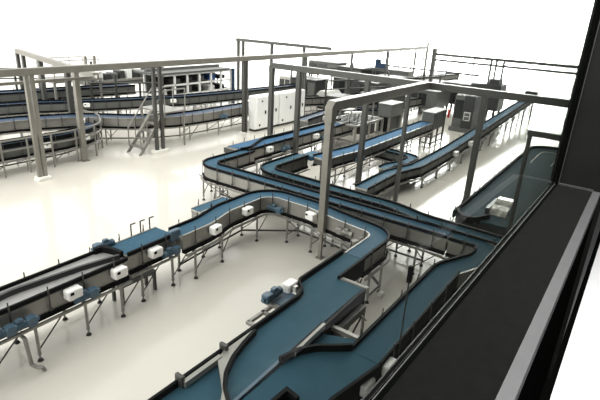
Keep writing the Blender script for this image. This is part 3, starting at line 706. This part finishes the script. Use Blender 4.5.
simple('rinsing_machine', 'dark rinsing machine behind the pale hooded machine', -16.6, -14.6, 29.6, 31.6, .4, 1.9, 'grey_dark', 'grey')
simple('sorting_machine', 'dark sorting machine between rails behind the stainless trays', -14.4, -12.4, 27, 29.3, .5, 1.6, 'grey_dark', 'grey')
simple('weighing_machine', 'pale weighing box beyond the far conveyor left of centre', -24.3, -22.6, 31.6, 33, .3, 1.2, 'hood_grey', 'hood_grey')
simple('inspection_machine', 'small dark inspection box beneath the longest rail', -19.2, -17.6, 31.5, 33, .4, 1.7, 'grey_dark', 'steel')
simple('crate_washer', 'dark crate washer left of the pale hooded machine', -21.0, -18.9, 28.8, 30.4, .35, 1.65, 'grey_dark', 'grey_dark')
simple('tray_former', 'dark tray former between the stainless trays and the grey hood machines', -15.6, -14.0, 25.0, 26.4, .4, 1.45, 'grey_dark', 'grey')
simple('wrapping_machine', 'dark wrapping machine below the end of the longest rail', -16.9, -15.0, 33.4, 35.2, .4, 1.9, 'grey_dark', 'grey')
simple('carton_erector', 'grey carton erector left of the far pair of thin rails', -14.4, -12.9, 36.6, 38.4, .4, 1.6, 'grey', 'grey_dark')
# open frames carrying cables between the far machines
def gantry(label, x0, x1, y0, y1, h, n):
    t = thing('cable_gantry', label, 'gantry', ((x0+x1)/2, (y0+y1)/2, 0))
    MB().tube((x0, y0, h), (x1, y1, h), .05, 6).tube((x0, y0, h-.5), (x1, y1, h-.5), .035, 6).build('cable_tray', 'steel_dark', t)
    for k in range(n):
        f = k/(n-1); x, y = x0+(x1-x0)*f, y0+(y1-y0)*f
        MB().box(x-.045, x+.045, y-.045, y+.045, 0, h+(.45 if k % 2 else 0)).build('stanchion', 'steel_dark', t)
gantry('thin cable gantry over the dark machines right of the white cabinets', -15.8, -12.2, 25.2, 34.5, 2.3, 7)
gantry('thin cable gantry behind the crate washer', -22.5, -17.6, 30.8, 34.6, 2.2, 5)
gantry('thin cable gantry beyond the far left navy conveyors', -29.5, -26.0, 11.0, 16.4, 2.4, 6)
gantry('low cable gantry beside the long navy conveyor left of the white framed machine', -24.6, -22.6, 15.4, 18.6, 1.9, 4)
t = thing('pipe_bridge', 'thin far pipe bridge on slim stanchions at upper centre', 'pipe bridge', (-18, 46, 0))
m = MB()
for k in range(9): m.tube((-23+k*1.2, 46, 0), (-23+k*1.2, 46, 2.6+(k % 3)*.5), .06, 6)
m.build('stanchion', 'steel_dark', t)
MB().box(-23.1, -12.8, 45.9, 46.1, 1.5, 1.65).box(-23.1, -12.8, 45.95, 46.05, 2.5, 2.57).build('pipe', 'steel_dark', t)
tag(MB().box(-3.95, -3.8, 9.1, 9.25, 0, .12, .03).build('floor_box', 'white_plastic'), 'small white box lying on the floor inside the bend', 'box')

# ------------------------------------------------------------------ light
W = bpy.data.worlds.new('hall_daylight'); S.world = W; W.use_nodes = True
nt = W.node_tree; bg = nt.nodes['Background']; bg.inputs[0].default_value = (1, .99, .965, 1)
# overcast light with brighter low bands at both ends of the hall
def nd(op, a, b=None, clamp=False):
    n = nt.nodes.new('ShaderNodeMath'); n.operation = op; n.use_clamp = clamp
    for i, v in enumerate((a, b)):
        if v is None: continue
        if isinstance(v, (int, float)): n.inputs[i].default_value = v
        else: nt.links.new(v, n.inputs[i])
    return n.outputs[0]
tc = nt.nodes.new('ShaderNodeTexCoord'); sx = nt.nodes.new('ShaderNodeSeparateXYZ'); nt.links.new(tc.outputs['Generated'], sx.inputs[0])
low = nd('DIVIDE', nd('SUBTRACT', .56, nd('ABSOLUTE', sx.outputs[2])), .12, True)     # full up to 26 degrees, gone at 34
fwd = nd('POWER', nd('MAXIMUM', nd('ADD', nd('MULTIPLY', sx.outputs[1], .985), nd('MULTIPLY', sx.outputs[0], -.17)), 0), 14)
back = nd('MAXIMUM', nd('MULTIPLY', sx.outputs[1], -1), 0)
st = nd('ADD', WORLD_BASE, nd('ADD', nd('MULTIPLY', nd('MULTIPLY', low, fwd), WORLD_FWD), nd('MULTIPLY', back, WORLD_BACK)))
nt.links.new(st, bg.inputs[1])
L = bpy.data.lights.new('gallery_fill_light', 'AREA'); L.energy = 215; L.size = .6; L.shape = 'DISK'  # added unseen fill that blows out the white gallery floor strip
lo = bpy.data.objects.new('gallery_fill_light', L); COL.objects.link(lo); lo.location = (.5, 1.7, 7.55)
t = thing('added_fill_fixture', 'added unseen fill light fixture above the gallery floor', 'lamp', (.5, 1.7, 7.57))
MB().tube((.5, 1.7, 7.575), (.5, 1.7, 7.62), .32, 24).build('fill_housing', 'white', t)

L2 = bpy.data.lights.new('far_floor_fill', 'AREA'); L2.shape = 'RECTANGLE'; L2.size = 9; L2.size_y = 26; L2.energy = 2200; L2.color = (1, .985, .96)
l2 = bpy.data.objects.new('far_floor_fill', L2); COL.objects.link(l2); l2.location = (-5.2, 27.5, 11)   # fill light added out of view to whiten the far bay floor
# ------------------------------------------------------------------ camera
cam = bpy.data.cameras.new('camera'); co = bpy.data.objects.new('camera', cam); COL.objects.link(co)
cam.sensor_fit = 'HORIZONTAL'; cam.sensor_width = 36; cam.lens = 36*487.8/600; cam.clip_start = .02; cam.clip_end = 500
yaw, pit, rol = (math.radians(a) for a in (34.373, 20.946, 3.157))
f = Vector((-math.sin(yaw)*math.cos(pit), math.cos(yaw)*math.cos(pit), -math.sin(pit)))
r = Vector((math.cos(yaw), math.sin(yaw), 0)); u = r.cross(f)
r2 = r*math.cos(rol)+u*math.sin(rol); u2 = u*math.cos(rol)-r*math.sin(rol)
co.matrix_world = Matrix(((r2.x, u2.x, -f.x, 0), (r2.y, u2.y, -f.y, 0), (r2.z, u2.z, -f.z, 6), (0, 0, 0, 1)))
S.camera = co
S.view_settings.view_transform = 'Standard'; S.view_settings.look = 'None'; S.view_settings.gamma = 1
S.view_settings.use_curve_mapping = False; S.view_settings.exposure = 0
S.cycles.transparent_max_bounces = 16
